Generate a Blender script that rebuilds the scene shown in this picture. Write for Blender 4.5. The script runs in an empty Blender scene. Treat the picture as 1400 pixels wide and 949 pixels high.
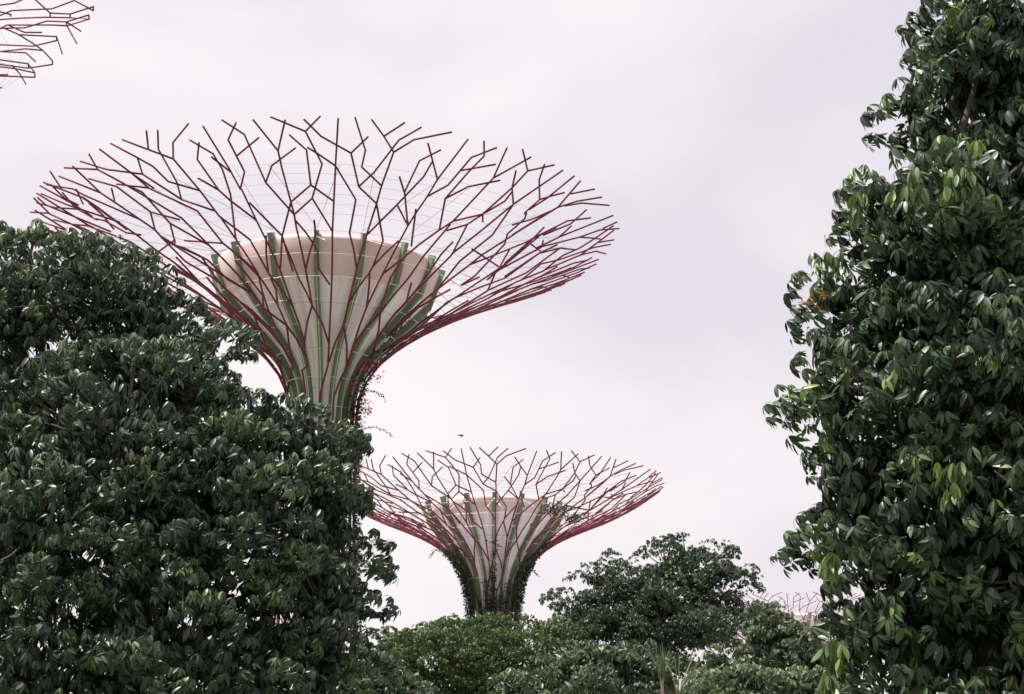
import bpy, math, random
import numpy as np
from mathutils import Vector

# ------------------------------------------------------------------ camera, sky, sun, exposure
SC = bpy.context.scene
COL = SC.collection
PITCH = math.radians(16.5)
CAM_Z = 1.7
LENS = 60.0
F = 1400 * LENS / 36.0                       # focal length in photograph pixels
cam = bpy.data.cameras.new('camera')
cam.lens = LENS; cam.sensor_width = 36; cam.clip_end = 6000; cam.clip_start = 0.1
camo = bpy.data.objects.new('camera', cam); COL.objects.link(camo)
camo.location = (0, 0, CAM_Z); camo.rotation_euler = (math.pi / 2 + PITCH, 0, 0)
SC.camera = camo

SUN_EL = math.radians(64)
SUN_DIR = Vector((-0.8, -0.35, 0)).normalized()           # horizontal direction towards the sun
SUN_VEC = Vector((SUN_DIR.x * math.cos(SUN_EL), SUN_DIR.y * math.cos(SUN_EL), math.sin(SUN_EL)))
sun = bpy.data.lights.new('sun', 'SUN'); sun.energy = 5.0; sun.angle = math.radians(0.6); sun.color = (1, 0.95, 0.87)
suno = bpy.data.objects.new('sun', sun); COL.objects.link(suno)
suno.rotation_euler = SUN_VEC.to_track_quat('Z', 'Y').to_euler(); suno.location = (0, 0, 120)

world = bpy.data.worlds.new('World'); SC.world = world; world.use_nodes = True
nt = world.node_tree; N = nt.nodes; L = nt.links; N.clear()
wout = N.new('ShaderNodeOutputWorld')
sky = N.new('ShaderNodeTexSky'); sky.sky_type = 'NISHITA'; sky.sun_disc = False
sky.sun_elevation = SUN_EL; sky.sun_rotation = math.atan2(SUN_DIR.x, SUN_DIR.y)
sky.dust_density = 3.0; sky.air_density = 1.2
bg1 = N.new('ShaderNodeBackground'); bg1.inputs['Strength'].default_value = 0.06
L.new(sky.outputs[0], bg1.inputs[0])
tc = N.new('ShaderNodeTexCoord')
mp = N.new('ShaderNodeMapping'); mp.inputs['Scale'].default_value = (2.6, 2.6, 5.0)
mp.inputs['Location'].default_value = (1.35, 0.4, 0.62); mp.inputs['Rotation'].default_value = (0, 0.12, 0)
L.new(tc.outputs['Generated'], mp.inputs[0])
nz = N.new('ShaderNodeTexNoise'); nz.inputs['Scale'].default_value = 1.15; nz.inputs['Detail'].default_value = 5
nz.inputs['Roughness'].default_value = 0.5; nz.inputs['Distortion'].default_value = 0.3
L.new(mp.outputs[0], nz.inputs['Vector'])
cr = N.new('ShaderNodeValToRGB'); e = cr.color_ramp.elements
e[0].position = 0.33; e[0].color = (0.765, 0.72, 0.795, 1)
e[1].position = 0.63; e[1].color = (0.965, 0.905, 0.925, 1)
m_ = cr.color_ramp.elements.new(0.47); m_.color = (0.88, 0.812, 0.848, 1)
sxyz = N.new('ShaderNodeSeparateXYZ'); L.new(tc.outputs['Generated'], sxyz.inputs[0])
mad = N.new('ShaderNodeMath'); mad.operation = 'MULTIPLY_ADD'; mad.inputs[1].default_value = -0.27      # the cloud sheet thins towards the right
L.new(sxyz.outputs['X'], mad.inputs[0]); L.new(nz.outputs['Fac'], mad.inputs[2]); L.new(mad.outputs[0], cr.inputs[0])
bg2 = N.new('ShaderNodeBackground'); bg2.inputs['Strength'].default_value = 0.69
L.new(cr.outputs[0], bg2.inputs[0])
mx = N.new('ShaderNodeMixShader'); mx.inputs[0].default_value = 0.93
L.new(bg1.outputs[0], mx.inputs[1]); L.new(bg2.outputs[0], mx.inputs[2]); L.new(mx.outputs[0], wout.inputs[0])

SC.view_settings.view_transform = 'Standard'; SC.view_settings.look = 'None'
SC.view_settings.exposure = 0.65; SC.view_settings.gamma = 1.0; SC.view_settings.use_curve_mapping = False
SC.cycles.max_bounces = 8; SC.cycles.transparent_max_bounces = 8

# ------------------------------------------------------------------ helpers
SP, CP = math.sin(PITCH), math.cos(PITCH)
def ray(x, y):
    """direction (not normalised, forward component 1) through a point of the 1400 x 949 view"""
    u = (x - 700) / F; v = -(y - 474.5) / F
    return np.array([u, CP - v * SP, SP + v * CP])
def at(x, y, Y):
    d = ray(x, y); k = Y / d[1]
    return np.array([d[0] * k, Y, CAM_Z + d[2] * k])
def px_m(y, Y):
    """metres per photograph pixel at ground distance Y and image row y"""
    d = ray(700, y)
    return (Y / d[1]) / F

def tag(o, label=None, cat=None, group=None, kind=None):
    if label: o['label'] = label
    if cat: o['category'] = cat
    if group: o['group'] = group
    if kind: o['kind'] = kind
    return o
def empty(name, loc):
    o = bpy.data.objects.new(name, None); COL.objects.link(o); o.location = loc
    o.empty_display_size = 0.5
    return o

class MB:
    def __init__(self): self.v = []; self.f = []; self.n = 0
    def add(self, v, f):
        v = np.asarray(v, float); self.v.append(v)
        self.f += [tuple(i + self.n for i in q) for q in f]; self.n += len(v)
    def tube(self, pts, rad, sides=6, cap=True):
        pts = np.asarray(pts, float); n = len(pts)
        rad = np.broadcast_to(np.asarray(rad, float), (n,))
        tan = np.gradient(pts, axis=0); tan /= np.linalg.norm(tan, axis=1)[:, None] + 1e-12
        up = np.array([0, 0, 1.0]) if abs(tan[0][2]) < 0.9 else np.array([1.0, 0, 0])
        V = []; a = np.arange(sides) * 2 * math.pi / sides
        s = np.cross(tan[0], up); s /= np.linalg.norm(s)
        for i in range(n):
            s = s - tan[i] * s.dot(tan[i]); s /= np.linalg.norm(s) + 1e-12
            b = np.cross(tan[i], s)
            V.append(pts[i] + rad[i] * (np.cos(a)[:, None] * s + np.sin(a)[:, None] * b))
        V = np.concatenate(V); Fc = []
        for i in range(n - 1):
            for k in range(sides):
                k2 = (k + 1) % sides
                Fc.append((i * sides + k, i * sides + k2, (i + 1) * sides + k2, (i + 1) * sides + k))
        if cap:
            Fc.append(tuple(range(sides))[::-1]); Fc.append(tuple((n - 1) * sides + k for k in range(sides)))
        self.add(V, Fc)
    def revolve(self, prof, seg=64):
        a = np.arange(seg) * 2 * math.pi / seg
        V = np.concatenate([np.stack([r * np.cos(a), r * np.sin(a), np.full(seg, z)], 1) for r, z in prof])
        Fc = [(i * seg + k, i * seg + (k + 1) % seg, (i + 1) * seg + (k + 1) % seg, (i + 1) * seg + k)
              for i in range(len(prof) - 1) for k in range(seg)]
        self.add(V, Fc)
    def build(self, name, mat, parent=None, smooth=True):
        me = bpy.data.meshes.new(name)
        V = np.concatenate(self.v); me.from_pydata(V.tolist(), [], self.f); me.update()
        if smooth: me.polygons.foreach_set('use_smooth', np.ones(len(me.polygons), bool))
        me.materials.append(mat)
        o = bpy.data.objects.new(name, me); COL.objects.link(o)
        if parent: o.parent = parent
        return o

# ------------------------------------------------------------------ materials
def mat(name, col, rough=0.6, metal=0.0, vary=0.0, scale=3.0, col2=None, spec=0.5, bump=0.0, stretch=(1, 1, 1)):
    m = bpy.data.materials.new(name); m.use_nodes = True
    t = m.node_tree; b = t.nodes['Principled BSDF']
    b.inputs['Roughness'].default_value = rough; b.inputs['Metallic'].default_value = metal
    b.inputs['Specular IOR Level'].default_value = spec
    b.inputs['Base Color'].default_value = (*col, 1)
    if vary or col2:
        c2 = col2 or tuple(c * (1 - vary) for c in col)
        g = t.nodes.new('ShaderNodeTexCoord'); mp = t.nodes.new('ShaderNodeMapping')
        mp.inputs['Scale'].default_value = stretch
        n = t.nodes.new('ShaderNodeTexNoise'); n.inputs['Scale'].default_value = scale; n.inputs['Detail'].default_value = 5
        r = t.nodes.new('ShaderNodeValToRGB')
        r.color_ramp.elements[0].position = 0.35; r.color_ramp.elements[0].color = (*c2, 1)
        r.color_ramp.elements[1].position = 0.65; r.color_ramp.elements[1].color = (*col, 1)
        t.links.new(g.outputs['Object'], mp.inputs[0]); t.links.new(mp.outputs[0], n.inputs['Vector'])
        t.links.new(n.outputs['Fac'], r.inputs[0]); t.links.new(r.outputs[0], b.inputs['Base Color'])
        if bump:
            bp = t.nodes.new('ShaderNodeBump'); bp.inputs['Strength'].default_value = bump; bp.inputs['Distance'].default_value = 0.03
            t.links.new(n.outputs['Fac'], bp.inputs['Height']); t.links.new(bp.outputs[0], b.inputs['Normal'])
    return m

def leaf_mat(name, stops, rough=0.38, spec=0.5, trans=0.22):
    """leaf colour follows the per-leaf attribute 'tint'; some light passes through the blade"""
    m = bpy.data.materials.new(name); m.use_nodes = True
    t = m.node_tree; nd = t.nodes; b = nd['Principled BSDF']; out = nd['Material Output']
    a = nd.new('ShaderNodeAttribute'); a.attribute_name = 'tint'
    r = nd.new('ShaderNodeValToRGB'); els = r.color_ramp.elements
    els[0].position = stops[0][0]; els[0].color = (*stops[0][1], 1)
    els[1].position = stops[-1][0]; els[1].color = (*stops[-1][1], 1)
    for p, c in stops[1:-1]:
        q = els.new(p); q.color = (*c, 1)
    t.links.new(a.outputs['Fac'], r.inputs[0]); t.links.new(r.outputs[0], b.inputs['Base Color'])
    b.inputs['Roughness'].default_value = rough; b.inputs['Specular IOR Level'].default_value = spec
    tr = nd.new('ShaderNodeBsdfTranslucent')
    hs = nd.new('ShaderNodeHueSaturation'); hs.inputs['Hue'].default_value = 0.48; hs.inputs['Saturation'].default_value = 1.15; hs.inputs['Value'].default_value = 1.5
    t.links.new(r.outputs[0], hs.inputs['Color']); t.links.new(hs.outputs[0], tr.inputs[0])
    mx = nd.new('ShaderNodeMixShader'); mx.inputs[0].default_value = trans
    t.links.new(b.outputs[0], mx.inputs[1]); t.links.new(tr.outputs[0], mx.inputs[2]); t.links.new(mx.outputs[0], out.inputs[0])
    return m

M = {}
M['rod'] = mat('red_steel', (0.155, 0.015, 0.036), 0.55, 0, 0.3, 0.8, spec=0.3)
M['shell'] = mat('pale_shell', (0.80, 0.71, 0.68), 0.75, 0, col2=(0.73, 0.64, 0.61), scale=0.5, stretch=(3, 3, 0.35))
M['band'] = mat('pink_band', (0.70, 0.585, 0.59), 0.75, 0, col2=(0.61, 0.46, 0.44), scale=0.35)
M['fin'] = mat('green_fin', (0.16, 0.215, 0.12), 0.5, 0, 0.25, 0.7)
M['rail'] = mat('pale_rail', (0.45, 0.56, 0.38), 0.5)
M['cable'] = mat('steel_cable', (0.62, 0.62, 0.60), 0.35, 0.3)
M['wire'] = mat('dark_cable', (0.30, 0.28, 0.29), 0.4, 0.3)
def shell_mat():
    """pale cladding: meridian panels with thin joints, faint shadow streaks put into the colour, running down"""
    m = bpy.data.materials.new('pale_shell'); m.use_nodes = True; t = m.node_tree; nd = t.nodes; b = nd['Principled BSDF']; lk = t.links
    b.inputs['Roughness'].default_value = 0.7
    tc = nd.new('ShaderNodeTexCoord'); sx = nd.new('ShaderNodeSeparateXYZ'); lk.new(tc.outputs['Object'], sx.inputs[0])
    an = nd.new('ShaderNodeMath'); an.operation = 'ARCTAN2'; lk.new(sx.outputs['Y'], an.inputs[0]); lk.new(sx.outputs['X'], an.inputs[1])
    def math_(op, a, v):
        q = nd.new('ShaderNodeMath'); q.operation = op; lk.new(a, q.inputs[0]); q.inputs[1].default_value = v; return q.outputs[0]
    seam = math_('LESS_THAN', math_('FRACT', math_('MULTIPLY', an.outputs[0], 32 / (2 * math.pi)), 0), 0.045)
    row = math_('LESS_THAN', math_('FRACT', math_('MULTIPLY', sx.outputs['Z'], 0.42), 0), 0.03)
    mxm = nd.new('ShaderNodeMath'); mxm.operation = 'MAXIMUM'; lk.new(seam, mxm.inputs[0]); lk.new(row, mxm.inputs[1])
    cv = nd.new('ShaderNodeCombineXYZ'); lk.new(math_('MULTIPLY', an.outputs[0], 14.0), cv.inputs[0]); lk.new(math_('MULTIPLY', sx.outputs['Z'], 0.16), cv.inputs[1])
    nz = nd.new('ShaderNodeTexNoise'); nz.inputs['Scale'].default_value = 1.0; nz.inputs['Detail'].default_value = 4; lk.new(cv.outputs[0], nz.inputs['Vector'])
    r = nd.new('ShaderNodeValToRGB'); r.color_ramp.elements[0].position = .33; r.color_ramp.elements[0].color = (.68, .60, .645, 1); r.color_ramp.elements[1].position = .62; r.color_ramp.elements[1].color = (.88, .80, .855, 1)
    lk.new(nz.outputs['Fac'], r.inputs[0])
    mc = nd.new('ShaderNodeMix'); mc.data_type = 'RGBA'; lk.new(math_('MULTIPLY', mxm.outputs[0], .55), mc.inputs[0]); lk.new(r.outputs[0], mc.inputs[6]); mc.inputs[7].default_value = (.50, .45, .45, 1)
    lk.new(mc.outputs[2], b.inputs['Base Color']); return m
M['shell'] = shell_mat()
M['core'] = mat('concrete_core', (0.40, 0.30, 0.29), 0.85, 0, col2=(0.28, 0.21, 0.20), scale=1.2)
M['bark'] = mat('bark', (0.10, 0.075, 0.055), 0.9, 0, 0.5, 6, bump=0.6, stretch=(1, 1, 0.25))
M['redbark'] = mat('brown_bark', (0.15, 0.085, 0.06), 0.9, 0, 0.5, 6, bump=0.6, stretch=(1, 1, 0.25))
M['bird'] = mat('dark_feathers', (0.05, 0.045, 0.05), 0.8)
M['ground'] = mat('lawn', (0.07, 0.10, 0.04), 0.95, 0, col2=(0.12, 0.12, 0.06), scale=0.05)
M['bounce'] = mat('pale_bounce', (0.50, 0.49, 0.51), 0.9, 0, col2=(0.44, 0.43, 0.45), scale=0.3)
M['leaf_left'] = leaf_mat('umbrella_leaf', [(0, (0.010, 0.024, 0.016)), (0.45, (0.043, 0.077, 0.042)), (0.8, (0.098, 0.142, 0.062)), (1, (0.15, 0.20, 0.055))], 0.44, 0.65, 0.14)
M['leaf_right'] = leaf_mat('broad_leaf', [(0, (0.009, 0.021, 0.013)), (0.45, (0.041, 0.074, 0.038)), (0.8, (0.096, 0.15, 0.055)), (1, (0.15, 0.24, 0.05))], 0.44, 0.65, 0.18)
M['leaf_flat'] = leaf_mat('feathery_leaf', [(0, (0.02, 0.04, 0.013)), (0.5, (0.052, 0.093, 0.027)), (1, (0.15, 0.19, 0.05))], 0.5, 0.4, 0.22)
M['leaf_dark'] = leaf_mat('dark_leaf', [(0, (0.011, 0.028, 0.017)), (0.5, (0.035, 0.066, 0.034)), (1, (0.08, 0.13, 0.055))], 0.48, 0.45, 0.14)
M['leaf_pale'] = leaf_mat('pale_leaf', [(0, (0.014, 0.032, 0.018)), (0.5, (0.060, 0.094, 0.048)), (1, (0.17, 0.205, 0.10))], 0.46, 0.5, 0.18)
M['leaf_vine'] = leaf_mat('vine_leaf', [(0, (0.014, 0.028, 0.018)), (0.6, (0.026, 0.05, 0.028)), (1, (0.06, 0.09, 0.035))], 0.5, 0.4, 0.15)
M['petal'] = leaf_mat('pink_petal', [(0, (0.35, 0.04, 0.09)), (1, (0.55, 0.09, 0.15))], 0.6, 0.3, 0.35)
M['dry'] = leaf_mat('dry_leaf', [(0, (0.30, 0.10, 0.03)), (1, (0.45, 0.17, 0.04))], 0.6, 0.3, 0.25)
M['blade'] = leaf_mat('strap_leaf', [(0, (0.06, 0.10, 0.055)), (1, (0.20, 0.23, 0.12))], 0.4, 0.5, 0.2)

# ------------------------------------------------------------------ ground
g = MB(); S = 3000
g.add([(-S, -S, 0), (S, -S, 0), (S, S, 0), (-S, S, 0)], [(0, 1, 2, 3)])
tag(g.build('ground', M['ground'], None, False), kind='structure')
g = MB(); g.add([(-90, 97, .004), (90, 97, .004), (90, 240, .004), (-90, 240, .004)], [(0, 1, 2, 3)])  # unseen pale sheet added to bounce light up onto the bowls
tag(g.build('bounce_sheet', M['bounce'], None, False), kind='structure')

# ------------------------------------------------------------------ supertrees
def smooth_profile(P, it=3):
    P = np.asarray(P, float)
    for _ in range(it):
        Q = [P[0]]
        for a, b in zip(P[:-1], P[1:]): Q += [a * .75 + b * .25, a * .25 + b * .75]
        Q.append(P[-1]); P = np.array(Q)
    return P

NET_TEXT = '''0.6,0 0.6,581 11.1,622 9.6,680 7.7,822 7.6,872 7.5,927 7.5,999;10.3,651 -2.1,706;12,626 20.2,679 19.5,711;35.4,624 20.2,679;19.5,711 18.7,766;18.7,766 13.1,822 13.1,876
7.5,927;18.7,766 18.6,821;19.5,711 24.6,764;31.2,710 29.1,726 24.6,764;24.6,764 25,774 24.6,816 18.6,873;25,774 29.6,820;23.8,0 23.8,582 36.7,625 34.6,653 32.5,681
31.2,710;31.2,710 30.6,764;30.6,764 30.3,795 29.8,846;29.8,846 29.9,866 30.2,896 30.1,926;30.1,926 31,995;30.6,764 34.9,796 39.7,850 41.5,870;18.6,821 18.6,873;18.6,821 23.9,876
26.8,926 26.9,952;23.9,876 29.8,846;18.6,873 13.2,897;18.6,873 18.4,902 18.6,956;13.2,897 10.4,948;13.2,897 15.9,922 18.8,975 21.9,999;10.4,948 4.6,971 1.7,996;10.4,948
13.1,975;18.4,902 13,928 13.1,954 10.3,1002;18.6,956 15.9,978 13.1,1001;15.9,978 18.8,1002;18.6,956 21.5,979 27.5,1000;29.8,846 24.5,895 21.6,920;24.3,898 24.3,949
27.3,971;30.1,926 26.9,952 24.3,977;34.9,816 30.2,863 29.3,874;30.2,897 33.2,921 33.9,970 37.2,994;33.6,947 39.6,970;39.9,850 34.8,900;34.8,900 35.5,950 36.1,977 34,998;34.8,900
37.7,925 37.7,926 43.5,950;41.5,870 41.6,929 41.6,950;41.6,950 39,998;41.6,950 44.9,997;41.5,870 47.4,894;42,853 46.2,872 47.4,894;34.6,653 42,706;42,706 37.1,738 35,761
34.9,796;42,706 43,768 41.8,806 41.5,864;63,650 50.4,681 42,706;51.8,0 51.8,608 63,650 54.4,675 52.3,713 53.1,733;51.8,736 46.1,762;53.1,733 47.5,816 47.2,840;52.7,713 52.4,740
51.5,818 51.1,824;51.1,824 46.2,872;51.1,824 52,872 52.1,920 52.1,925;47.4,894 49.6,884;47.4,894 47.6,946 47,977;47,977 42,1003;47,977 50.8,1000;47.4,894 49.3,924 48.5,941;52.1,925
47.6,946 44.7,971;52.1,925 53.6,999;57.8,920 57.4,922 56.7,948;56.7,948 51.3,972 48.8,995;56.7,948 58.1,960 60,974;57.4,928 57.9,954 57.2,1000;62.4,886 62.8,932 63.3,953
59.7,999;61.6,977 65.1,1002;63.3,953 65.5,975 69.3,1001;64.4,960 67.1,977 74,1002;63.6,678 62,712 62.2,764 56.9,817 56.7,872 54.2,899 52.1,925;62.2,764 62.4,817 61.9,841 62.5,873
62.6,898;64.2,870 60.6,884 59.5,914 57.9,923;70.9,812 64.2,870;71.3,790 70.9,812;71.3,790 73.7,815;62.4,820 65.8,846 69.7,891 69.8,901;55.9,841 74.2,842;68.1,869 75.2,843;69.8,901
67.7,921;62.6,898 63.1,931 63.3,953;58.4,898 61.5,920 63,942;69.8,901 70.9,948 75.2,974;71.1,912 73,949 70.7,976;65.5,679 63.7,733 64.6,737 68.8,777;75.4,658 82.2,695 78.1,771
78.2,773 76.6,825 75.4,849 70.1,898 71.3,879;76.6,825 76.9,901 73.9,908;79.3,820 70.1,912;78.2,773 82.3,809 85.8,842 79.7,898 72.3,893;91.3,767 93.8,816 94.7,843 98.7,898;83.6,663
87.3,709 77.7,761 78.2,773;74.6,851 69.8,899;69.8,899 71.1,932;75.9,894 76.5,927 74.1,948;76.4,927 79.3,1001;76.5,900 82.1,951 83.4,979 87.5,1006;83.3,983 83.4,1004;82.1,951
88.8,979;79.9,895 83.3,923 89.1,944;84.4,842 79.9,895 80.2,921;-23.6,0 -23.6,617 -14.1,622 -14.9,643 -13.4,652;-13.4,652 -2.1,706;-13.4,652 -14.2,706;-2.1,706 -6.7,749
-8.7,809;-2.1,706 -2.8,761;-2.8,761 -3.4,830 -3.3,849;-2.8,761 2.4,817 2.2,840;7.8,739 2.9,763 2.7,792 -0.6,820 -3.2,839;-3.3,849 -3.5,869;-3.5,869 -3.9,923 -3.9,949;-3.9,949
-7,997;-3.9,949 -1.5,995;-3.3,849 -8.4,901;-8.4,901 -9.4,976 -12.4,1000;-8.4,901 -5.9,927 -0.4,953;-3.3,849 2.1,875;2.1,875 4.7,929 1.8,978;1.8,978 -3.9,1000;1.8,978
4.5,1001;2.1,875 7.7,823;-3.5,869 2,896;2,896 1.7,950 -1.2,973;2,896 7.6,871;-3.5,869 -8.6,816 -13.9,762;7.5,927 3.6,946 1.9,954;-8.6,816 -8.4,760;-8.6,816 -14.4,872;-13.9,762
-14.5,810 -14.8,843;-14.8,843 -14.8,894 -15.1,894;-15.1,894 -15.3,924 -16.2,994;-15.1,894 -12.3,920 -12.8,970;-12.8,970 -10.1,994;-12.5,945 -6.9,970;-15.4,922 -17.8,948;-13.9,762
-14.2,706;-14.3,706 -19.7,760 -20,815 -22.7,836 -25,858 -25.2,900;-19.7,760 -13.9,818;-25.2,900 -25.9,954;-25.9,954 -23.6,977 -18.5,1000;-25.9,954 -30.7,983 -32.8,998;-29.4,975
-26.9,1001;-25.3,867 -31.7,894;-31.7,894 -29.2,920 -27.4,972 -24.8,998;-31.7,894 -35.4,944;-35.4,944 -33.1,968;-35.4,944 -42.2,967 -45.8,992;-25.3,901 -31.1,924 -31.5,950 -33.1,968
-35.7,998;-24.7,819 -18.2,888 -16.9,927 -17.1,952 -20.1,977;-14.7,843 -19.2,879 -20.5,897;-20.5,897 -23.6,920;-20.5,897 -21,947 -18.6,971;-34.8,680 -24.5,762 -24.7,819
-24.8,855;-24.5,762 -30.3,817 -30.1,872 -37.2,923;-37.2,923 -37.6,949 -39,996;-37.2,923 -43.9,944;-24,679 -34.1,709 -34.4,767 -35.9,818 -36.5,868 -42,940;-42,940
-44.2,972;-44.2,972 -42.2,995;-44.2,972 -51,995;-35.9,818 -41.6,866 -39.9,921 -42,940;-41.6,866 -47.4,838;-43.6,891 -37.5,866;-43.6,891 -44.6,941 -48.8,967;-43.6,891
-48.8,866;-48.8,866 -50,920 -50.5,944;-50.5,944 -48.7,991;-50.5,944 -54.8,991;-49.5,926 -46.3,942;-36.4,625 -24,679;-24,679 -15.5,635;-24,679 -23.5,710 -24.7,755 -30.1,816
-43.1,836;-23.5,710 -19.9,734 -19.8,752;-86.1,0 -86.1,595 -36.4,625;-36.4,625 -38.7,650 -45.3,703 -47.9,759 -43.2,806;-38.7,650 -39.7,676 -43.7,712 -46.9,732 -48,776;-34.2,709
-29.3,728 -30.1,761 -30.7,788;-35.2,736 -41.4,763 -42,799 -47.5,831;-49.8,853 -35.2,736;-48.8,866 -49.8,853 -52.3,809 -47.2,768;-43.2,806 -46.3,827 -48.2,834 -49.4,856;-45.3,703
-57.9,666 -64.7,656;-53.8,821 -58.7,771 -59.5,753;-58.4,811 -59.4,776;-88.2,0 -88.2,606 -55,633 -64.7,656 -61.2,677 -60.7,730 -59.3,755 -61,820;-60,640 -76.7,673 -69.9,704
-61.2,727 -59.3,770;-37.6,949 -36,920;-60.7,994 -55.9,968 -55.5,954 -49.5,889;-59.6,991 -61.7,967 -60.9,949;-55.2,965 -59.3,946;-65.7,994 -63.9,961 -56.6,899;-68.3,996 -69.7,984
-64.2,899'''
NET = [[tuple(float(q) for q in p.split(',')) for p in l.split()] for l in NET_TEXT.replace('\n', ' ').split(';')]   # one third of the rod net: degrees, thousandths of the profile

class Supertree:
    def __init__(s, label, axis, Y, rods, bowl, seed, turn=0.0, thick=0.105, extra=None):
        """axis: (x, y) of a point of the axis in the view; rods / bowl: (radius, row) in view pixels at distance Y"""
        s.rng = random.Random(seed)
        p = at(axis[0], axis[1], Y)
        s.base = np.array([p[0], Y, 0.0]); s.Y = Y
        s.root = empty('supertree', s.base)
        tag(s.root, label, 'supertree', 'giant steel supertrees')
        conv = lambda P: [(r * px_m(y, Y), at(axis[0], y, Y)[2]) for r, y in P]
        pr = conv(rods); bl = conv(bowl)
        r0, z0 = pr[0]
        pr = [(r0 * 1.9, 0.0), (r0 * 1.25, z0 * 0.3), (r0 * 1.0, z0 * 0.75)] + pr
        s.prof = smooth_profile(pr)
        seg = np.linalg.norm(np.diff(s.prof, axis=0), axis=1)
        s.t = np.concatenate([[0], np.cumsum(seg)]); s.T = s.t[-1]
        s.r0, s.z0 = r0, z0; s.bl = bl
        s.thick = thick; s.turn = turn; s.extra = extra
        s.make_core(); s.make_rods(); s.make_rings()
    def rz(s, t):
        if t > s.T:                                        # straight on past the rim
            d = s.prof[-1] - s.prof[-3]; d /= np.linalg.norm(d)
            q = s.prof[-1] + d * (t - s.T); return q[0], q[1]
        return np.interp(t, s.t, s.prof[:, 0]), np.interp(t, s.t, s.prof[:, 1])
    def pt(s, th, t, off=0.0):
        r, z = s.rz(t)
        return np.array([(r + off) * math.cos(th), (r + off) * math.sin(th), z])
    def poly(s, P):
        out = [s.pt(*P[0])]
        for (a0, t0), (a1, t1) in zip(P[:-1], P[1:]):
            n = max(1, int(abs(t1 - t0) / 1.3 + 0.5)) if t0 < s.T * 0.8 else 1
            for k in range(1, n + 1): out.append(s.pt(a0 + (a1 - a0) * k / n, t0 + (t1 - t0) * k / n))
        return out
    def rad(s, t):
        return s.thick * (1.0 - 0.38 * min(1, t / s.T))
    def make_rods(s):
        R = s.rng; groups = {}
        for turn in (0, 120, 240):
            for P in NET:
                m = sum(p[0] for p in P) / len(P); tip = P[-1][0]
                if turn == 0 and m > 92: continue
                if turn and (m > 66 or m < -66): continue
                if turn == 120 and m + 120 < 88: continue
                Q = [(math.radians(th + turn - 90 + s.turn + (R.uniform(-.4, .4) if turn else 0)), q * s.T / 1000) for th, q in P]
                if s.extra and math.cos(Q[-1][0]) > .45 and Q[-1][1] > .85 * s.T: continue
                k = int(((m + turn) % 360) // 20)
                groups.setdefault(k, []).append(Q)
        for k in sorted(groups):
            mb = MB()
            for Q in groups[k]:
                pl = s.poly(Q); tt = [Q[0][1]] + [0] * (len(pl) - 1)
                rr = [s.rad(s.t_at_r(math.hypot(p[0], p[1]), p[2])) for p in pl]
                mb.tube(pl, rr, 6)
            mb.build('branch', M['rod'], s.root)
        zr = s.prof[-1][1]
        for ln in (s.extra or '').split(';'):              # forked zigzag rods of the flat outer canopy
            P = []
            for tok in ln.split():
                x, y = tok.split(','); d = ray(float(x) / 6.78, float(y) / 6.78); k = (zr - CAM_Z) / d[2]
                P.append(np.array([d[0] * k, d[1] * k, zr]) - s.base)
            if P:
                mb = MB(); mb.tube(P, .055, 6); mb.build('branch', M['rod'], s.root)
    def t_at_r(s, r, z):
        return float(np.interp(z, s.prof[:, 1], s.t))
    def make_core(s):
        bl = s.bl
        # bl: rim outer, rim lower edge, shell top, ... shell foot
        m = MB(); (r1, z1), (r2, z2) = bl[0], bl[1]
        m.revolve([(r1 - .55, z1 - .9), (r1 - .5, z1 - .12), (r1 - .3, z1 + .02), (r1 - .06, z1 - .06), (r1, z1 - .35), (r2, z2), (bl[2][0] - .04, bl[2][1] - .04)], 96)
        band = m.build('bowl_rim', M['band'], s.root)
        sh = [(r, z) for r, z in bl[2:]]
        sp = smooth_profile(sh, 3); s.shell = sp
        m = MB(); m.revolve([(0.01, z1 - .95), (r1 - .56, z1 - .95), (bl[2][0] - .3, bl[2][1])] + [tuple(q) for q in sp], 96)
        m.build('bowl', M['shell'], s.root)
        rb, zb = sp[-1]
        m = MB(); m.revolve([(rb - .02, zb + .02), (rb * 1.05, zb * .8), (rb * 1.15, zb * .4), (rb * 1.4, 0)], 48)
        m.build('trunk', M['core'], s.root)
        # fins
        allp = np.array([(r1, z1), (r2, z2)] + [tuple(q) for q in sp])
        nf = 16
        for i in range(nf):
            th = -math.pi / 2 + (i + .04) * 2 * math.pi / nf
            ca, sa = math.cos(th), math.sin(th); tx, ty = -sa, ca
            m = MB(); hw = 0.15; rows = []
            P = np.concatenate([[[r1 - .2, z1 + .18]], [[r1 + .06, z1 + .14]], allp[0:]])
            D = np.diff(allp, axis=0); D = np.concatenate([D[:1], D[:1], D, D[-1:]]); D /= np.linalg.norm(D, axis=1)[:, None]
            V = []
            for (r, z), d in zip(P, D):
                nr, nz_ = -d[1], d[0]                      # outward normal of a profile running downward
                dep = 0.38
                w_ = hw * (0.75 + 0.25 * min(1, r / r2))
                for rr, zz, ss in ((r - .05 * nr, z - .05 * nz_, -w_), (r + dep * nr, z + dep * nz_, -w_), (r + dep * nr, z + dep * nz_, w_), (r - .05 * nr, z - .05 * nz_, w_)):
                    V.append((rr * ca + ss * tx, rr * sa + ss * ty, zz))
            n = len(P); Fc = []
            for k in range(n - 1):
                for q in range(4): Fc.append((4 * k + q, 4 * k + (q + 1) % 4, 4 * k + 4 + (q + 1) % 4, 4 * k + 4 + q))
            Fc += [(0, 1, 2, 3), tuple(4 * (n - 1) + q for q in (3, 2, 1, 0))]
            m.add(V, Fc); fin = m.build('fin', M['fin'], s.root, False)
            V = np.array(V).reshape(n, 4, 3)
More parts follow.
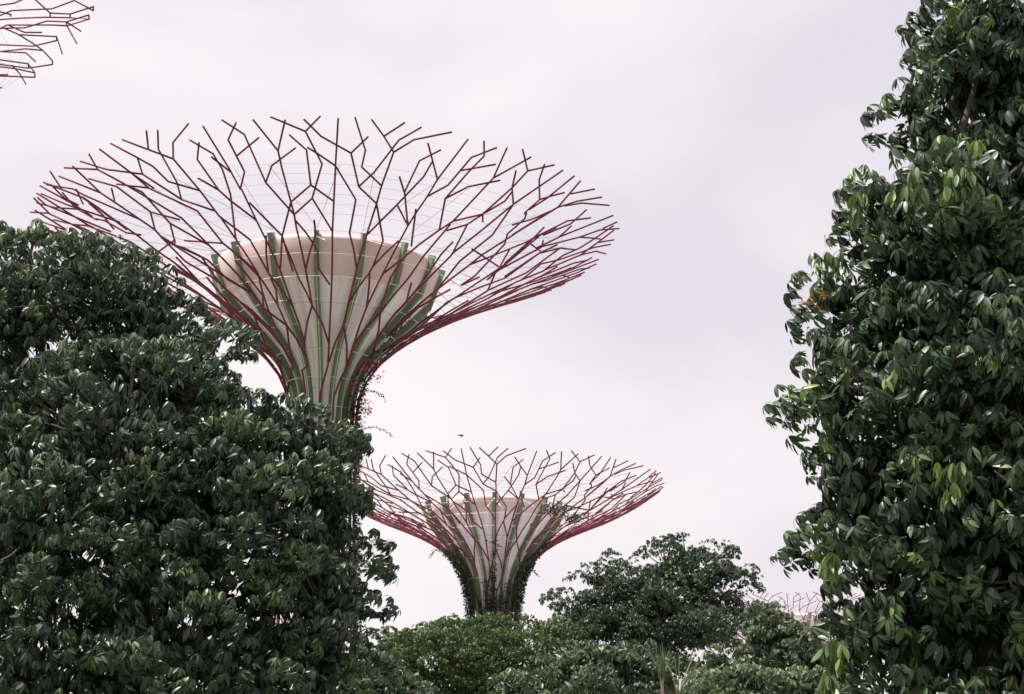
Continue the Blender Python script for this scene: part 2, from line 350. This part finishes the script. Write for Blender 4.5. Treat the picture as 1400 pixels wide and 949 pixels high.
            for a, b in ((1, 0), ):
                rl = MB(); mid = (V[:, 1] + V[:, 2]) / 2 + (V[:, 1] - V[:, 0]) * .08
                rl.tube(mid[3:], 0.035, 5); rl.build('rail', M['rail'], fin)
            # white struts from the fin to the rods, and a stay cable running out over the canopy
            ts = s.t_at_z(z1 - 1.6)
            a = np.array([(r1 + .4) * ca, (r1 + .4) * sa, z1 - .4])
            st = MB()
            for dd in (-.05, .05): st.tube([a, s.pt(th + dd * 1.6, ts)], 0.028, 5)
            st.build('strut', M['cable'], s.root)
            cb = MB(); t1 = s.t_at_z(z1 + .9)
            top = np.array([(r1 - .1) * ca, (r1 - .1) * sa, z1 + .35])
            for dd in (-.13, .13): cb.tube([top, s.pt(th + dd, t1 + .5)], 0.016, 4)
            cb.build('stay_cable', M['wire'], s.root)
    def t_at_z(s, z):
        return float(np.interp(z, s.prof[:, 1], s.t))
    def make_rings(s):
        z1 = s.bl[0][1]
        tb = s.t_at_z(s.z0); te = s.t_at_z(z1 - 1.2)
        ts = list(np.linspace(tb - 2 * (te - tb) / 7, te, 10))
        for i, t in enumerate(ts):
            m = MB(); n = 72
            pts = [s.pt(2 * math.pi * k / n, t, -.06) for k in range(n + 1)]
            m.tube(pts, 0.018, 5, False); m.build('cable_ring', M['cable'], s.root)
        for t in np.linspace(te + 1.4, s.T * .93, 6):
            m = MB(); n = 72
            pts = [s.pt(2 * math.pi * k / n, t, -.02) for k in range(n + 1)]
            m.tube(pts, 0.009, 4, False); m.build('cable_ring', M['wire'], s.root)

ST1 = Supertree('largest supertree, red branching canopy over a pale funnel, behind the tall tree on the left', (446, 420), 110,
    [(45, 565), (49, 542), (58, 519), (77, 492), (110, 463), (160, 430), (230, 392), (312, 355), (391, 321)],
    [(153, 371), (139, 417), (134, 420), (112, 442), (80, 470), (52, 500), (34, 540), (29, 590), (27, 640)], 5, thick=0.094)
ST2 = Supertree('smaller supertree whose whole funnel rises above the flat topped green tree', (675, 740), 140,
    [(30, 850), (33, 822), (40, 792), (56, 765), (82, 743), (122, 723), (168, 705), (205, 685), (232, 665)],
    [(93, 694), (87, 712), (84, 714), (70, 733), (52, 755), (36, 780), (27, 805), (24, 835)], 11, turn=-17, thick=0.082)
ST3 = Supertree('supertree canopy edge entering the frame at the top left corner', (-285, -22), 100,
    [(60, 380), (66, 340), (90, 275), (130, 205), (200, 128), (290, 50), (350, 5), (400, -22)],
    [(170, 75), (158, 125), (153, 130), (120, 175), (90, 225), (60, 285), (40, 345), (34, 390)], 23, turn=75, thick=0.06, extra='-400,260 -60,170 110,98 480,82 690,5 865,100;200,-100 330,0 465,122 650,130 865,62;-400,200 -50,185 200,168 430,160 650,165 825,178 620,240 712,405;'
    '-400,330 0,265 65,232 480,232 620,240;40,262 230,258 435,195 615,203 820,140;615,203 750,290;80,235 225,300 390,302;0,265 40,262 175,322 525,340 577,500;175,322 300,400 400,470 487,565;'
    '-400,430 0,415 310,428 530,375;-400,500 0,478 235,453 400,468;0,478 240,490 330,573;-300,520 0,555 262,592 322,675;-400,560 0,598 262,632 487,598;110,605 180,680 240,780;-300,570 0,620 130,635 320,675;'
    '-400,690 0,705 325,717;-200,700 75,693;-300,90 0,48 130,30 200,0 330,-60;-200,60 0,110 100,135;865,62 865,100;822,140 827,178;650,130 650,165;615,203 618,240;525,340 525,378;487,565 487,598;322,675 325,717;262,592 264,632;465,122 465,160;100,135 100,152;-200,800 20,815')
ST4 = Supertree('distant faded supertree peeping out between the domed tree and the tall tree on the right', (1072, 850), 205,
    [(22, 940), (26, 922), (40, 900), (66, 880), (98, 862), (130, 846), (156, 832)],
    [(62, 846), (57, 861), (55, 863), (42, 880), (28, 900), (20, 930)], 31, turn=9, thick=0.06)

# ------------------------------------------------------------------ foliage
rs = np.random.RandomState(7)
def unit(v): return v / (np.linalg.norm(v, axis=-1, keepdims=True) + 1e-9)

LEAF11 = None
def leaf_template(width, curl, fine=True):
    """blade along +x, width along y, normal +z"""
    if fine:
        xs = [0.0, .22, .5, .78, 1.0]; ws = [0, .75, 1.0, .68, 0]
        V = [(0, 0, 0)]
        for x, w in list(zip(xs, ws))[1:-1]:
            z = -curl * x * x
            V += [(x, -w * width / 2, z + .10 * w * width), (x, 0, z), (x, w * width / 2, z + .10 * w * width)]
        V.append((1, 0, -curl))
        Fc = [(0, 1, 2), (0, 2, 3), (1, 4, 5, 2), (2, 5, 6, 3), (4, 7, 8, 5), (5, 8, 9, 6), (7, 10, 8), (8, 10, 9)]
    else:
        V = [(0, 0, 0), (.5, -width / 2, .02 - curl * .2), (1, 0, -curl), (.5, width / 2, .02 - curl * .2), (.52, 0, -.05 - curl * .2)]
        Fc = [(0, 1, 4), (1, 2, 4), (2, 3, 4), (3, 0, 4)]
    return np.array(V), Fc

def leaves_mesh(name, pos, dirs, size, tint, material, parent, width=.38, curl=.18, fine=True, normal=None, roll=.3):
    """one mesh of many leaf blades: pos (n,3), dirs (n,3), size (n,), tint (n,)"""
    n = len(pos); T, Fc = leaf_template(width, curl, fine)
    x = unit(dirs)
    up = np.tile([0, 0, 1.0], (n, 1)) if normal is None else normal
    up = up + rs.normal(0, roll, (n, 3))
    y = unit(np.cross(up, x)); z = np.cross(x, y)
    wv = rs.uniform(.8, 1.2, n)
    V = (pos[:, None, :] + size[:, None, None] * (T[None, :, 0:1] * x[:, None, :] + (T[None, :, 1:2] * wv[:, None, None]) * y[:, None, :] + T[None, :, 2:3] * z[:, None, :]))
    k = len(T); V = V.reshape(-1, 3)
    loops = []; starts = []; tot = []
    base = 0
    lt = np.array([len(q) for q in Fc]); flat = np.concatenate([np.array(q) for q in Fc])
    off = (np.arange(n) * k)[:, None]
    loops = (flat[None, :] + off).ravel().astype(np.int32)
    tot = np.tile(lt, n).astype(np.int32)
    starts = np.concatenate([[0], np.cumsum(tot)[:-1]]).astype(np.int32)
    me = bpy.data.meshes.new(name)
    me.vertices.add(len(V)); me.vertices.foreach_set('co', V.astype(np.float32).ravel())
    me.loops.add(len(loops)); me.loops.foreach_set('vertex_index', loops)
    me.polygons.add(len(tot)); me.polygons.foreach_set('loop_start', starts); me.polygons.foreach_set('loop_total', tot)
    me.polygons.foreach_set('use_smooth', np.ones(len(tot), bool))
    at_ = me.attributes.new('tint', 'FLOAT', 'POINT')
    at_.data.foreach_set('value', np.repeat(np.clip(tint, 0, 1), k).astype(np.float32))
    me.update(calc_edges=True); me.validate()
    me.materials.append(material)
    o = bpy.data.objects.new(name, me); COL.objects.link(o)
    if parent: o.parent = parent
    return o

def whorls(pos, axis, size, tint, nl=7, droop=(20, 65), jitter=.3):
    """palmate whorls: nl leaflets round an axis, hanging below the plane by droop degrees"""
    n = len(pos); axis = unit(axis)
    ref = unit(rs.normal(0, 1, (n, 3)))
    a = unit(np.cross(axis, ref)); b = np.cross(axis, a)
    P = []; D = []; Sz = []; Tn = []; Nr = []
    for k in range(nl):
        ph = 2 * math.pi * (k + rs.uniform(-.3, .3, n)) / nl
        el = -np.radians(rs.uniform(droop[0], droop[1], n))
        d = (np.cos(ph) * np.cos(el))[:, None] * a + (np.sin(ph) * np.cos(el))[:, None] * b + np.sin(el)[:, None] * axis
        d[:, 2] -= .35                                            # weight of the leaf
        d = unit(d + rs.normal(0, jitter * .4, (n, 3)))
        P.append(pos + d * (size * .12)[:, None]); D.append(d)
        Sz.append(size * rs.uniform(.7, 1.12, n)); Tn.append(tint + rs.normal(0, .07, n)); Nr.append(axis)
    return np.concatenate(P), np.concatenate(D), np.concatenate(Sz), np.concatenate(Tn), np.concatenate(Nr)

def sample_lobes(lobes, n, shell=(0.85, 1.0)):
    """points on the lobes (centre, radii) that no other lobe covers, with outward normals"""
    P = []; Nn = []; C = np.array([l[0] for l in lobes]); Rr = np.array([l[1] for l in lobes])
    area = (Rr[:, 0] * Rr[:, 2] + Rr[:, 0] * Rr[:, 1]); area /= area.sum()
    while len(P) < n:
        i = rs.choice(len(lobes), p=area)
        d = unit(rs.normal(0, 1, 3)); q = C[i] + Rr[i] * d * rs.uniform(*shell)
        e = ((q - C) / Rr); e = (e * e).sum(1); e[i] = 9
        if e.min() < .62: continue
        P.append(q); Nn.append(unit(d / Rr[i]))
    return np.array(P), np.array(Nn)

def limbs(mb, base, r0, lobes, top, seed, tw=None):
    """tapered trunk with limbs to the lobes and twigs to the sprays"""
    R = random.Random(seed); base = np.array(base, float); top = np.array(top, float)
    n = 9; pts = []
    for k in range(n):
        f = k / (n - 1); q = base * (1 - f) + top * f
        q[0] += math.sin(f * 3 + seed) * r0 * .8 * f; pts.append(q)
    mb.tube(pts, [r0 * (1.35 if k == 0 else 1 - .62 * k / (n - 1)) for k in range(n)], 10)
    pts = np.array(pts); ends = []
    for c, rr in lobes:
        zt = min(c[2] - .35 * np.linalg.norm(c[:2] - top[:2]), c[2]); zt = max(zt, base[2] + (top[2] - base[2]) * .25)
        k = int(np.clip(np.argmin(abs(pts[:, 2] - zt)), 1, n - 2)); a = pts[k]
        m = (a + c) / 2 + np.array([R.uniform(-.1, .1), R.uniform(-.1, .1), .12]) * np.linalg.norm(c - a)
        P = [a, a * .45 + m * .5 + c * .05, m, m * .4 + c * .6, np.array(c)]
        rb = r0 * .38 * (1 - .5 * k / n)
        mb.tube(P, [rb, rb * .8, rb * .6, rb * .45, rb * .3], 7)
        ends.append(np.array(c))
    if tw is not None and len(tw):
        E = np.array(ends)
        for q in tw:
            c = E[np.argmin(((E - q) ** 2).sum(1))]
            m = c * .5 + q * .5 + np.array([0, 0, -.06]) * np.linalg.norm(q - c)
            mb.tube([c, m, q], [r0 * .09, r0 * .06, r0 * .03], 5)

def big_tree(label, name, base, r0, lobes, nspray, spray_r, per, leaf, material, tintf, nl=7, fill=1.0, seed=1, bark='bark', droop=(15, 60), width=.38, fine=True, flat=.5, out=.15, dome=-.15, curl=.18):
    """trunk with limbs and twigs to many sprays; each spray is a small dome of leaf whorls at a branch end"""
    rs.seed(seed); root = empty(name, base); base = np.array(base, float)
    tag(root, label, 'tree')
    C, Nn = sample_lobes(lobes, nspray)
    C = C + Nn * (out * spray_r)
    P = []; A = []; B = []
    for c, nn in zip(C, Nn):
        sr = spray_r * rs.uniform(.55, 1.35); k = max(4, int(per * (sr / spray_r) ** 1.6))
        d = unit(rs.normal(0, 1, (k * 3, 3)) + nn * .5); d = d[d[:, 2] > dome][:k]; k = len(d)
        ex = 1 + .35 * rs.normal(0, 1, 2)
        rr = np.array([sr * abs(ex[0]) ** .5, sr * abs(ex[1]) ** .5, sr * flat * rs.uniform(.7, 1.3)])
        q = c + d * rr * rs.uniform(.75, 1.06, (k, 1))
        q[:, 2] -= .25 * sr * (np.linalg.norm(d[:, :2], axis=1) ** 2)
        P.append(q); A.append(unit(d * np.array([1.0, 1.0, .8]) + nn * .2 + np.array([0, 0, .35]) + rs.normal(0, .12, d.shape))); B.append(np.full(k, rs.normal(0, .09)))
    P = np.concatenate(P); A = np.concatenate(A); B = np.concatenate(B)
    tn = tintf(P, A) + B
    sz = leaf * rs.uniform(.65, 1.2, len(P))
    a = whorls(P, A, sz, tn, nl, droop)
    nf = int(nspray * per * .5 * fill)
    pw = np.array([l[1][0] * l[1][2] for l in lobes])
    i = rs.choice(len(lobes), nf, p=pw / pw.sum())
    d = unit(rs.normal(0, 1, (nf, 3))); Cq = np.array([lobes[k][0] for k in i]); Rq = np.array([lobes[k][1] for k in i])
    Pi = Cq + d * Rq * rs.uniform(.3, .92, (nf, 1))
    b = whorls(Pi, unit(d + np.array([0, 0, 1.0])), leaf * rs.uniform(.95, 1.4, nf), .2 + rs.normal(0, .12, nf), nl, droop)  # inner whorls get darker tint: shade inside the crown put into leaf colour
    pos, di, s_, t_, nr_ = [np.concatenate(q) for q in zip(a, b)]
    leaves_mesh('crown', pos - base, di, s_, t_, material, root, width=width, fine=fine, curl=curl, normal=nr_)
    mb = MB(); top = np.mean([l[0] for l in lobes], axis=0); top[2] = max(l[0][2] for l in lobes) * .5 + top[2] * .5
    limbs(mb, np.zeros(3), r0, [(l[0] - base, l[1]) for l in lobes], top - base, seed, C - base)
    mb.build('trunk', M[bark], root)
    return root

def lobe(x, y, r, Y, ry=None, rd=None):
    m = px_m(y, Y); c = at(x, y, Y)
    return (c, np.array([r * m, (rd or r) * m, (ry or r) * m]))
def breakup(lobes, n, f=(.35, .6), flat=.7, seed=0):
    """smaller lobes standing on the big ones: an uneven crown"""
    R = np.random.RandomState(seed); out = [(c, r * .8) for c, r in lobes]
    w = np.array([r[0] * r[2] for c, r in lobes]); w /= w.sum()
    for _ in range(n):
        c, r = lobes[R.choice(len(lobes), p=w)]
        d = R.normal(0, 1, 3); d[2] = abs(d[2]) * .9 - .25; d /= np.linalg.norm(d)
        k = R.uniform(*f) * min(r[0], r[2] * 1.5)
        out.append((c + d * r * .85, np.array([k, k, k * flat])))
    return out
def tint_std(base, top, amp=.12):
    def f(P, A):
        return base + rs.normal(0, amp, len(P)) + top * np.clip(A[:, 2] - .5, 0, 1) + .4 * (rs.random_sample(len(P)) < .04)  # upward whorls lighter: pale young tips, and sunlit tops put into the tint
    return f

# ---- tall tree on the left
LT = [lobe(50, 550, 215, 26, 205), lobe(138, 398, 92, 25, 80), lobe(25, 405, 105, 25.5, 85), lobe(210, 420, 58, 25, 78), lobe(200, 470, 75, 25, 80), lobe(170, 600, 140, 24.2, 130), lobe(268, 506, 58, 25, 62),
      lobe(296, 560, 62, 25, 74), lobe(366, 574, 60, 25.5, 54), lobe(416, 606, 46, 25.3, 44), lobe(448, 645, 36, 25.4, 46), lobe(436, 735, 62, 25.6, 100), lobe(330, 660, 100, 24.8, 90), lobe(290, 720, 140, 24.4, 140), lobe(60, 720, 170, 24, 150),
      lobe(440, 830, 62, 25, 120), lobe(250, 900, 160, 24, 130), lobe(365, 900, 90, 24.6, 90), lobe(60, 930, 180, 24, 140), lobe(420, 960, 65, 25, 110)]
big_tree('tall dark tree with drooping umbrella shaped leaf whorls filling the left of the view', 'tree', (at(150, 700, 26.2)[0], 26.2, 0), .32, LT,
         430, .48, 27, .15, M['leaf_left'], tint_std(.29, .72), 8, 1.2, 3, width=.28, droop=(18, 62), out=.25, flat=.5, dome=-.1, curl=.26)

# ---- tall tree on the right
RT = [lobe(1350, 55, 82, 15, 110), lobe(1400, 180, 165, 15.5, 160), lobe(1270, 170, 46, 15, 60), lobe(1300, 330, 140, 15, 120), lobe(1236, 320, 58, 14.8, 70),
      lobe(1200, 430, 68, 15, 66), lobe(1130, 468, 42, 15, 38), lobe(1265, 520, 155, 14.8, 130), lobe(1140, 545, 50, 15, 46), lobe(1420, 480, 150, 15.3, 170), lobe(1172, 645, 84, 15, 80),
      lobe(1320, 720, 160, 14.8, 140), lobe(1192, 735, 78, 15, 80), lobe(1212, 825, 72, 15, 75), lobe(1208, 272, 40, 14.9, 36), lobe(1420, 800, 150, 15.2, 170), lobe(1265, 890, 98, 15, 110), lobe(1380, 960, 140, 15, 110)]
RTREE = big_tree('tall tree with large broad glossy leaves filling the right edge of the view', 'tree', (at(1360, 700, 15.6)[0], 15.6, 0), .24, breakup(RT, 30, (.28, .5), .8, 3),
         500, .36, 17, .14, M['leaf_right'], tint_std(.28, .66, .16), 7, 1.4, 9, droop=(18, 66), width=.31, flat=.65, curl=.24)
rb = np.array(RTREE.location)
for (x, y, Y, n, spread) in ((1138, 885, 14.3, 10, .12), (1132, 930, 14.2, 12, .12), (1300, 650, 12.9, 16, .16), (1132, 765, 14.1, 8, .10), (1240, 250, 13.6, 14, .2), (1310, 235, 13.4, 16, .2), (1175, 270, 14.2, 7, .1)):
    c = at(x, y, Y); P = c + np.clip(rs.normal(0, 1, (n, 3)), -1.3, 1.3) * spread * np.array([.42, .35, .55])
    a = whorls(P, np.tile([0, -.25, 1.0], (n, 1)) + rs.normal(0, .2, (n, 3)), .165 * rs.uniform(.6, 1.15, n), rs.uniform(.7, .92, n), 6, (45, 85))
    leaves_mesh('young_shoot', a[0] - rb, a[1], a[2], a[3], M['leaf_right'], RTREE, width=.34)
n = 20; c = at(1113, 412, 14.7)
P = c + rs.normal(0, 1, (n, 3)) * np.array([.05, .05, .04])
dry = leaves_mesh('withered_spray', P - rb, rs.normal(0, 1, (n, 3)) + np.array([-.7, 0, .2]), .11 * rs.uniform(.5, 1.2, n), rs.random_sample(n), M['dry'], RTREE, width=.16)

# ---- trees in the background
FT = [lobe(x, y, r, Y, ry, r * 1.3) for x, y, r, ry, Y in ((556, 868, 38, 11, 78), (604, 866, 40, 10, 77), (652, 864, 48, 10, 79), (706, 864, 44, 10, 77), (748, 866, 34, 11, 78), (532, 888, 32, 12, 77), (588, 884, 48, 13, 75),
      (642, 880, 52, 14, 75), (700, 884, 52, 14, 75), (750, 892, 36, 14, 77), (512, 912, 36, 16, 77), (566, 912, 46, 14, 75), (628, 912, 52, 15, 74), (690, 914, 56, 16, 75), (742, 925, 44, 18, 76),
      (560, 940, 50, 16, 76), (640, 946, 60, 18, 76), (700, 950, 60, 20, 75), (500, 945, 44, 22, 77))]
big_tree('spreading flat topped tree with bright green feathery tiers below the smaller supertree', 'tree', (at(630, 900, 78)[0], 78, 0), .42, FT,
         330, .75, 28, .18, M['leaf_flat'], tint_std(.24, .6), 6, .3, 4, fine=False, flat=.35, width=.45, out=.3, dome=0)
DT = [lobe(x, y, r, Y, ry) for x, y, r, ry, Y in ((938, 762, 34, 13, 86), (985, 780, 28, 12, 85), (914, 775, 30, 14, 85), (950, 795, 52, 22, 86), (994, 815, 20, 9, 85), (974, 838, 28, 14, 86), (890, 805, 46, 22, 84), (878, 842, 36, 20, 84),
      (930, 835, 55, 28, 86), (915, 870, 60, 28, 84), (955, 866, 34, 20, 85), (814, 790, 22, 10, 85), (812, 815, 28, 12, 84), (796, 840, 28, 14, 84), (828, 858, 32, 16, 85), (860, 885, 50, 26, 84), (800, 868, 30, 16, 86))]
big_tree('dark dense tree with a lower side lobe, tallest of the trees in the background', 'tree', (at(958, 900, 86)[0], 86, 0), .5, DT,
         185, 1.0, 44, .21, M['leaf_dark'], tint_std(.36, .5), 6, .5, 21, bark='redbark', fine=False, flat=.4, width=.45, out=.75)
CT = [lobe(815, 915, 70, 56, 38), lobe(760, 930, 52, 56, 38), lobe(880, 930, 48, 56, 30), lobe(830, 960, 95, 55, 42), lobe(735, 960, 48, 56, 40)]
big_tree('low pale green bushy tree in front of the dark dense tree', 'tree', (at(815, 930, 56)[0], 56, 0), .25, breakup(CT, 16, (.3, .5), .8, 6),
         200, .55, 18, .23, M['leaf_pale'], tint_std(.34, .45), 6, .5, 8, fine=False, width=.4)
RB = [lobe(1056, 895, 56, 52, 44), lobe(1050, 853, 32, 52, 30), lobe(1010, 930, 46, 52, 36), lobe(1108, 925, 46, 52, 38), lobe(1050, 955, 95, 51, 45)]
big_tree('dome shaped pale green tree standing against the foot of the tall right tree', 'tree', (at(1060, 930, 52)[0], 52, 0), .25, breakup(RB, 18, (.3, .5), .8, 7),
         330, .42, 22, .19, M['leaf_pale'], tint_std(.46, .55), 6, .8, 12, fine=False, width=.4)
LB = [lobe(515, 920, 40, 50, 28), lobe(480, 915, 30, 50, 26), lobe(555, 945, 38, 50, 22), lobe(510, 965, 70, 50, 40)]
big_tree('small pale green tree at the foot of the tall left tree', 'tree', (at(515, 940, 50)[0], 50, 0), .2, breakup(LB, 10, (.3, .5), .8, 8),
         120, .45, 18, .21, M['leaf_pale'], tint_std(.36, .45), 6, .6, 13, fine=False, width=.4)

# ---- strap leaved clumps between the pale trees
def strap_clump(label, x, y, Y, n, length, spread, lean, seed, sag=.3):
    R = np.random.RandomState(seed); c = at(x, y, Y); root = empty('strap_leaved_plant', (c[0], Y, 0)); tag(root, label, 'plant')
    b = np.array([c[0], Y, 0.0]); mb = MB()
    h0 = c[2]
    mb.tube([(0, 0, 0), (0.05, 0, h0 * .5), (0, 0, h0)], [.09, .07, .05], 8); mb.build('stem', M['bark'], root)
    V = []; Fc = []; T = []
    for k in range(n):
        az = R.uniform(0, 2 * math.pi); el = math.radians(R.uniform(*spread)); ln = length * R.uniform(.6, 1.15)
        d = np.array([math.cos(az) * math.cos(el) + lean, math.sin(az) * math.cos(el), math.sin(el)]); d /= np.linalg.norm(d)
        sd = np.cross(d, [0, 0, 1.0]); sd /= np.linalg.norm(sd) + 1e-6
        p = np.array([R.uniform(-.1, .1), R.uniform(-.1, .1), h0 + R.uniform(-.3, .1)]); m = 8; w0 = R.uniform(.014, .026)
        i0 = len(V)
        for j in range(m + 1):
            f = j / m; w = w0 * (1 - f ** 2.2) + .002
            V += [p - sd * w, p + np.array([0, 0, -.3 * w]), p + sd * w]; T += [R.uniform(.1, 1)] * 0
            d = d + np.array([0, 0, -sag * f * (1.2 - .8 * math.sin(el) ** 2)]); d /= np.linalg.norm(d); p = p + d * ln / m
        for j in range(m):
            a = i0 + 3 * j; Fc += [(a, a + 1, a + 4, a + 3), (a + 1, a + 2, a + 5, a + 4)]
        T += [R.uniform(0, 1)] * (3 * (m + 1))
    bl = MB(); bl.add(V, Fc); o = bl.build('blades', M['blade'], root)
    at_ = o.data.attributes.new('tint', 'FLOAT', 'POINT'); at_.data.foreach_set('value', np.array(T, np.float32))
    o['kind'] = 'stuff'
strap_clump('plant with long pale strap leaves arching over between two pale green trees', 930, 950, 49, 46, 1.9, (45, 80), .55, 3, .75)
strap_clump('plant with upright narrow green blades poking above the low pale green tree', 905, 925, 50, 40, .95, (62, 88), 0, 4)

# ---- climbing plants on the supertrees
def vine(st, label, patches, n, size, flowers=(), sprigs=(), seed=1):
    R = np.random.RandomState(seed)
    root = empty('climbing_vine', st.base); tag(root, label, 'vine', None)
    tot = sum(q[4] for q in patches); P = []; D = []; S_ = []; Tn = []; mb = MB()
    for th0, th1, t0, t1, wgt in patches:
        k = int(n * wgt / tot)
        nst = max(2, int(abs(th1 - th0) / 9)); ths = [math.radians(-90 + th0 + (th1 - th0) * (j + .5) / nst + R.uniform(-2, 2)) for j in range(nst)]
        tops = [t0 + (t1 - t0) * R.uniform(.6, 1.0) for _ in ths]
        for a, tp in zip(ths, tops):
            pts = [st.pt(a + .03 * math.sin(3 * f + a * 9), (t0 + (tp - t0) * f) * st.T, .08) for f in np.linspace(0, 1, 12)]
            mb.tube(pts, np.linspace(.05, .015, 12), 5)
        for _ in range(k):
            j = R.randint(nst); f = R.uniform(0, 1) ** 1.15
            a = ths[j] + R.normal(0, math.radians(3.2)); tt = (t0 + (tops[j] - t0) * f) * st.T
            q = st.pt(a, tt, R.uniform(-.1, .42) * (1.1 - .7 * f) + abs(R.normal(0, .06)))
            P.append(q); o = np.array([math.cos(a), math.sin(a), -.4]); D.append(o + R.normal(0, .7, 3)); S_.append(size * R.uniform(.6, 1.3)); Tn.append(R.uniform(.1, .75))
    for a0, tt, ln, up in sprigs:                       # arching shoots that stand away from the trunk
        a = math.radians(-90 + a0); p = st.pt(a, tt * st.T, .2); d = np.array([math.cos(a), math.sin(a), up]); pts = [p]
        for j in range(10):
            d = d + np.array([0, 0, -.16]); d /= np.linalg.norm(d); p = p + d * ln / 10; pts.append(p)
            for _ in range(3):
                P.append(p + R.normal(0, .05, 3)); D.append(R.normal(0, 1, 3) + d); S_.append(size * .75); Tn.append(.2)
        mb.tube(pts, np.linspace(.025, .01, 11), 4)
    mb.build('stem', M['bark'], root)
    leaves_mesh('foliage', np.array(P), np.array(D), np.array(S_), np.array(Tn), M['leaf_vine'], root, width=.6, fine=False)
    for a0, tt, off, sp, m in flowers:
        a = math.radians(-90 + a0); c = st.pt(a, tt * st.T, off)
        Q = c + R.normal(0, sp, (m, 3)) * np.array([1, 1, .8])
        leaves_mesh('blossom', Q, R.normal(0, 1, (m, 3)), size * .75 * R.uniform(.6, 1.2, m), R.uniform(0, 1, m), M['petal'], root, width=.8, fine=False)
    return root
vine(ST1, 'vine with pink blossoms climbing the trunk of the largest supertree', [(46, 100, .30, .655, 3), (-20, 40, .3, .50, 1.0), (60, 86, .5, .72, .9)], 4200, .24,
     [(70, .635, .35, .22, 60), (84, .62, .5, .25, 60), (58, .625, .2, .18, 40), (78, .585, .6, .28, 60), (88, .575, .7, .2, 50), (66, .56, .3, .25, 50), (50, .60, .2, .14, 24), (74, .535, .4, .25, 50), (84, .50, .3, .25, 40)],
     [(82, .545, 2.6, .75), (88, .60, 1.6, .5), (92, .45, 1.4, .3), (92, .38, 1.3, .2), (88, .41, 1.5, .5), (85, .34, 1.2, .2), (90, .30, 1.5, .4)], 5)
vine(ST2, 'dark green vine in patches round the trunk of the smaller supertree', [(-90, -44, .48, .74, 3), (-8, 6, .48, .72, .8), (46, 90, .48, .735, 3), (-40, 44, .48, .61, 1.5), (30, 46, .80, .84, .25), (52, 62, .79, .83, .2)], 6500, .25, (), [(-86, .70, 1.0, .2), (85, .64, .8, .2)], 6)

# ---- bird
c = at(631, 596, 90)
br = empty('bird', c); tag(br, 'tiny dark bird flying in the pale sky just above the smaller supertree', 'bird')
m = MB(); m.tube([(0, -.16, .02), (0, -.12, .03), (0, -.02, .02), (0, .08, 0), (0, .2, -.02)], [.012, .035, .05, .035, .012], 8); m.build('body', M['bird'], br)
for sx in (-1, 1):
    w = MB(); w.add([(0, -.05, .03), (0, .06, .02), (sx * .16, .07, .13), (sx * .30, .10, .24), (sx * .17, -.05, .15), (0, -.05, .018), (0, .06, .008), (sx * .16, .07, .12), (sx * .17, -.05, .14)],
                    [(0, 1, 2, 4), (4, 2, 3), (8, 7, 6, 5), (3, 7, 8)]); w.build('wing', M['bird'], br)
br.scale = (.65, .65, .65); br.rotation_euler = (math.radians(-50), 0, math.radians(20))
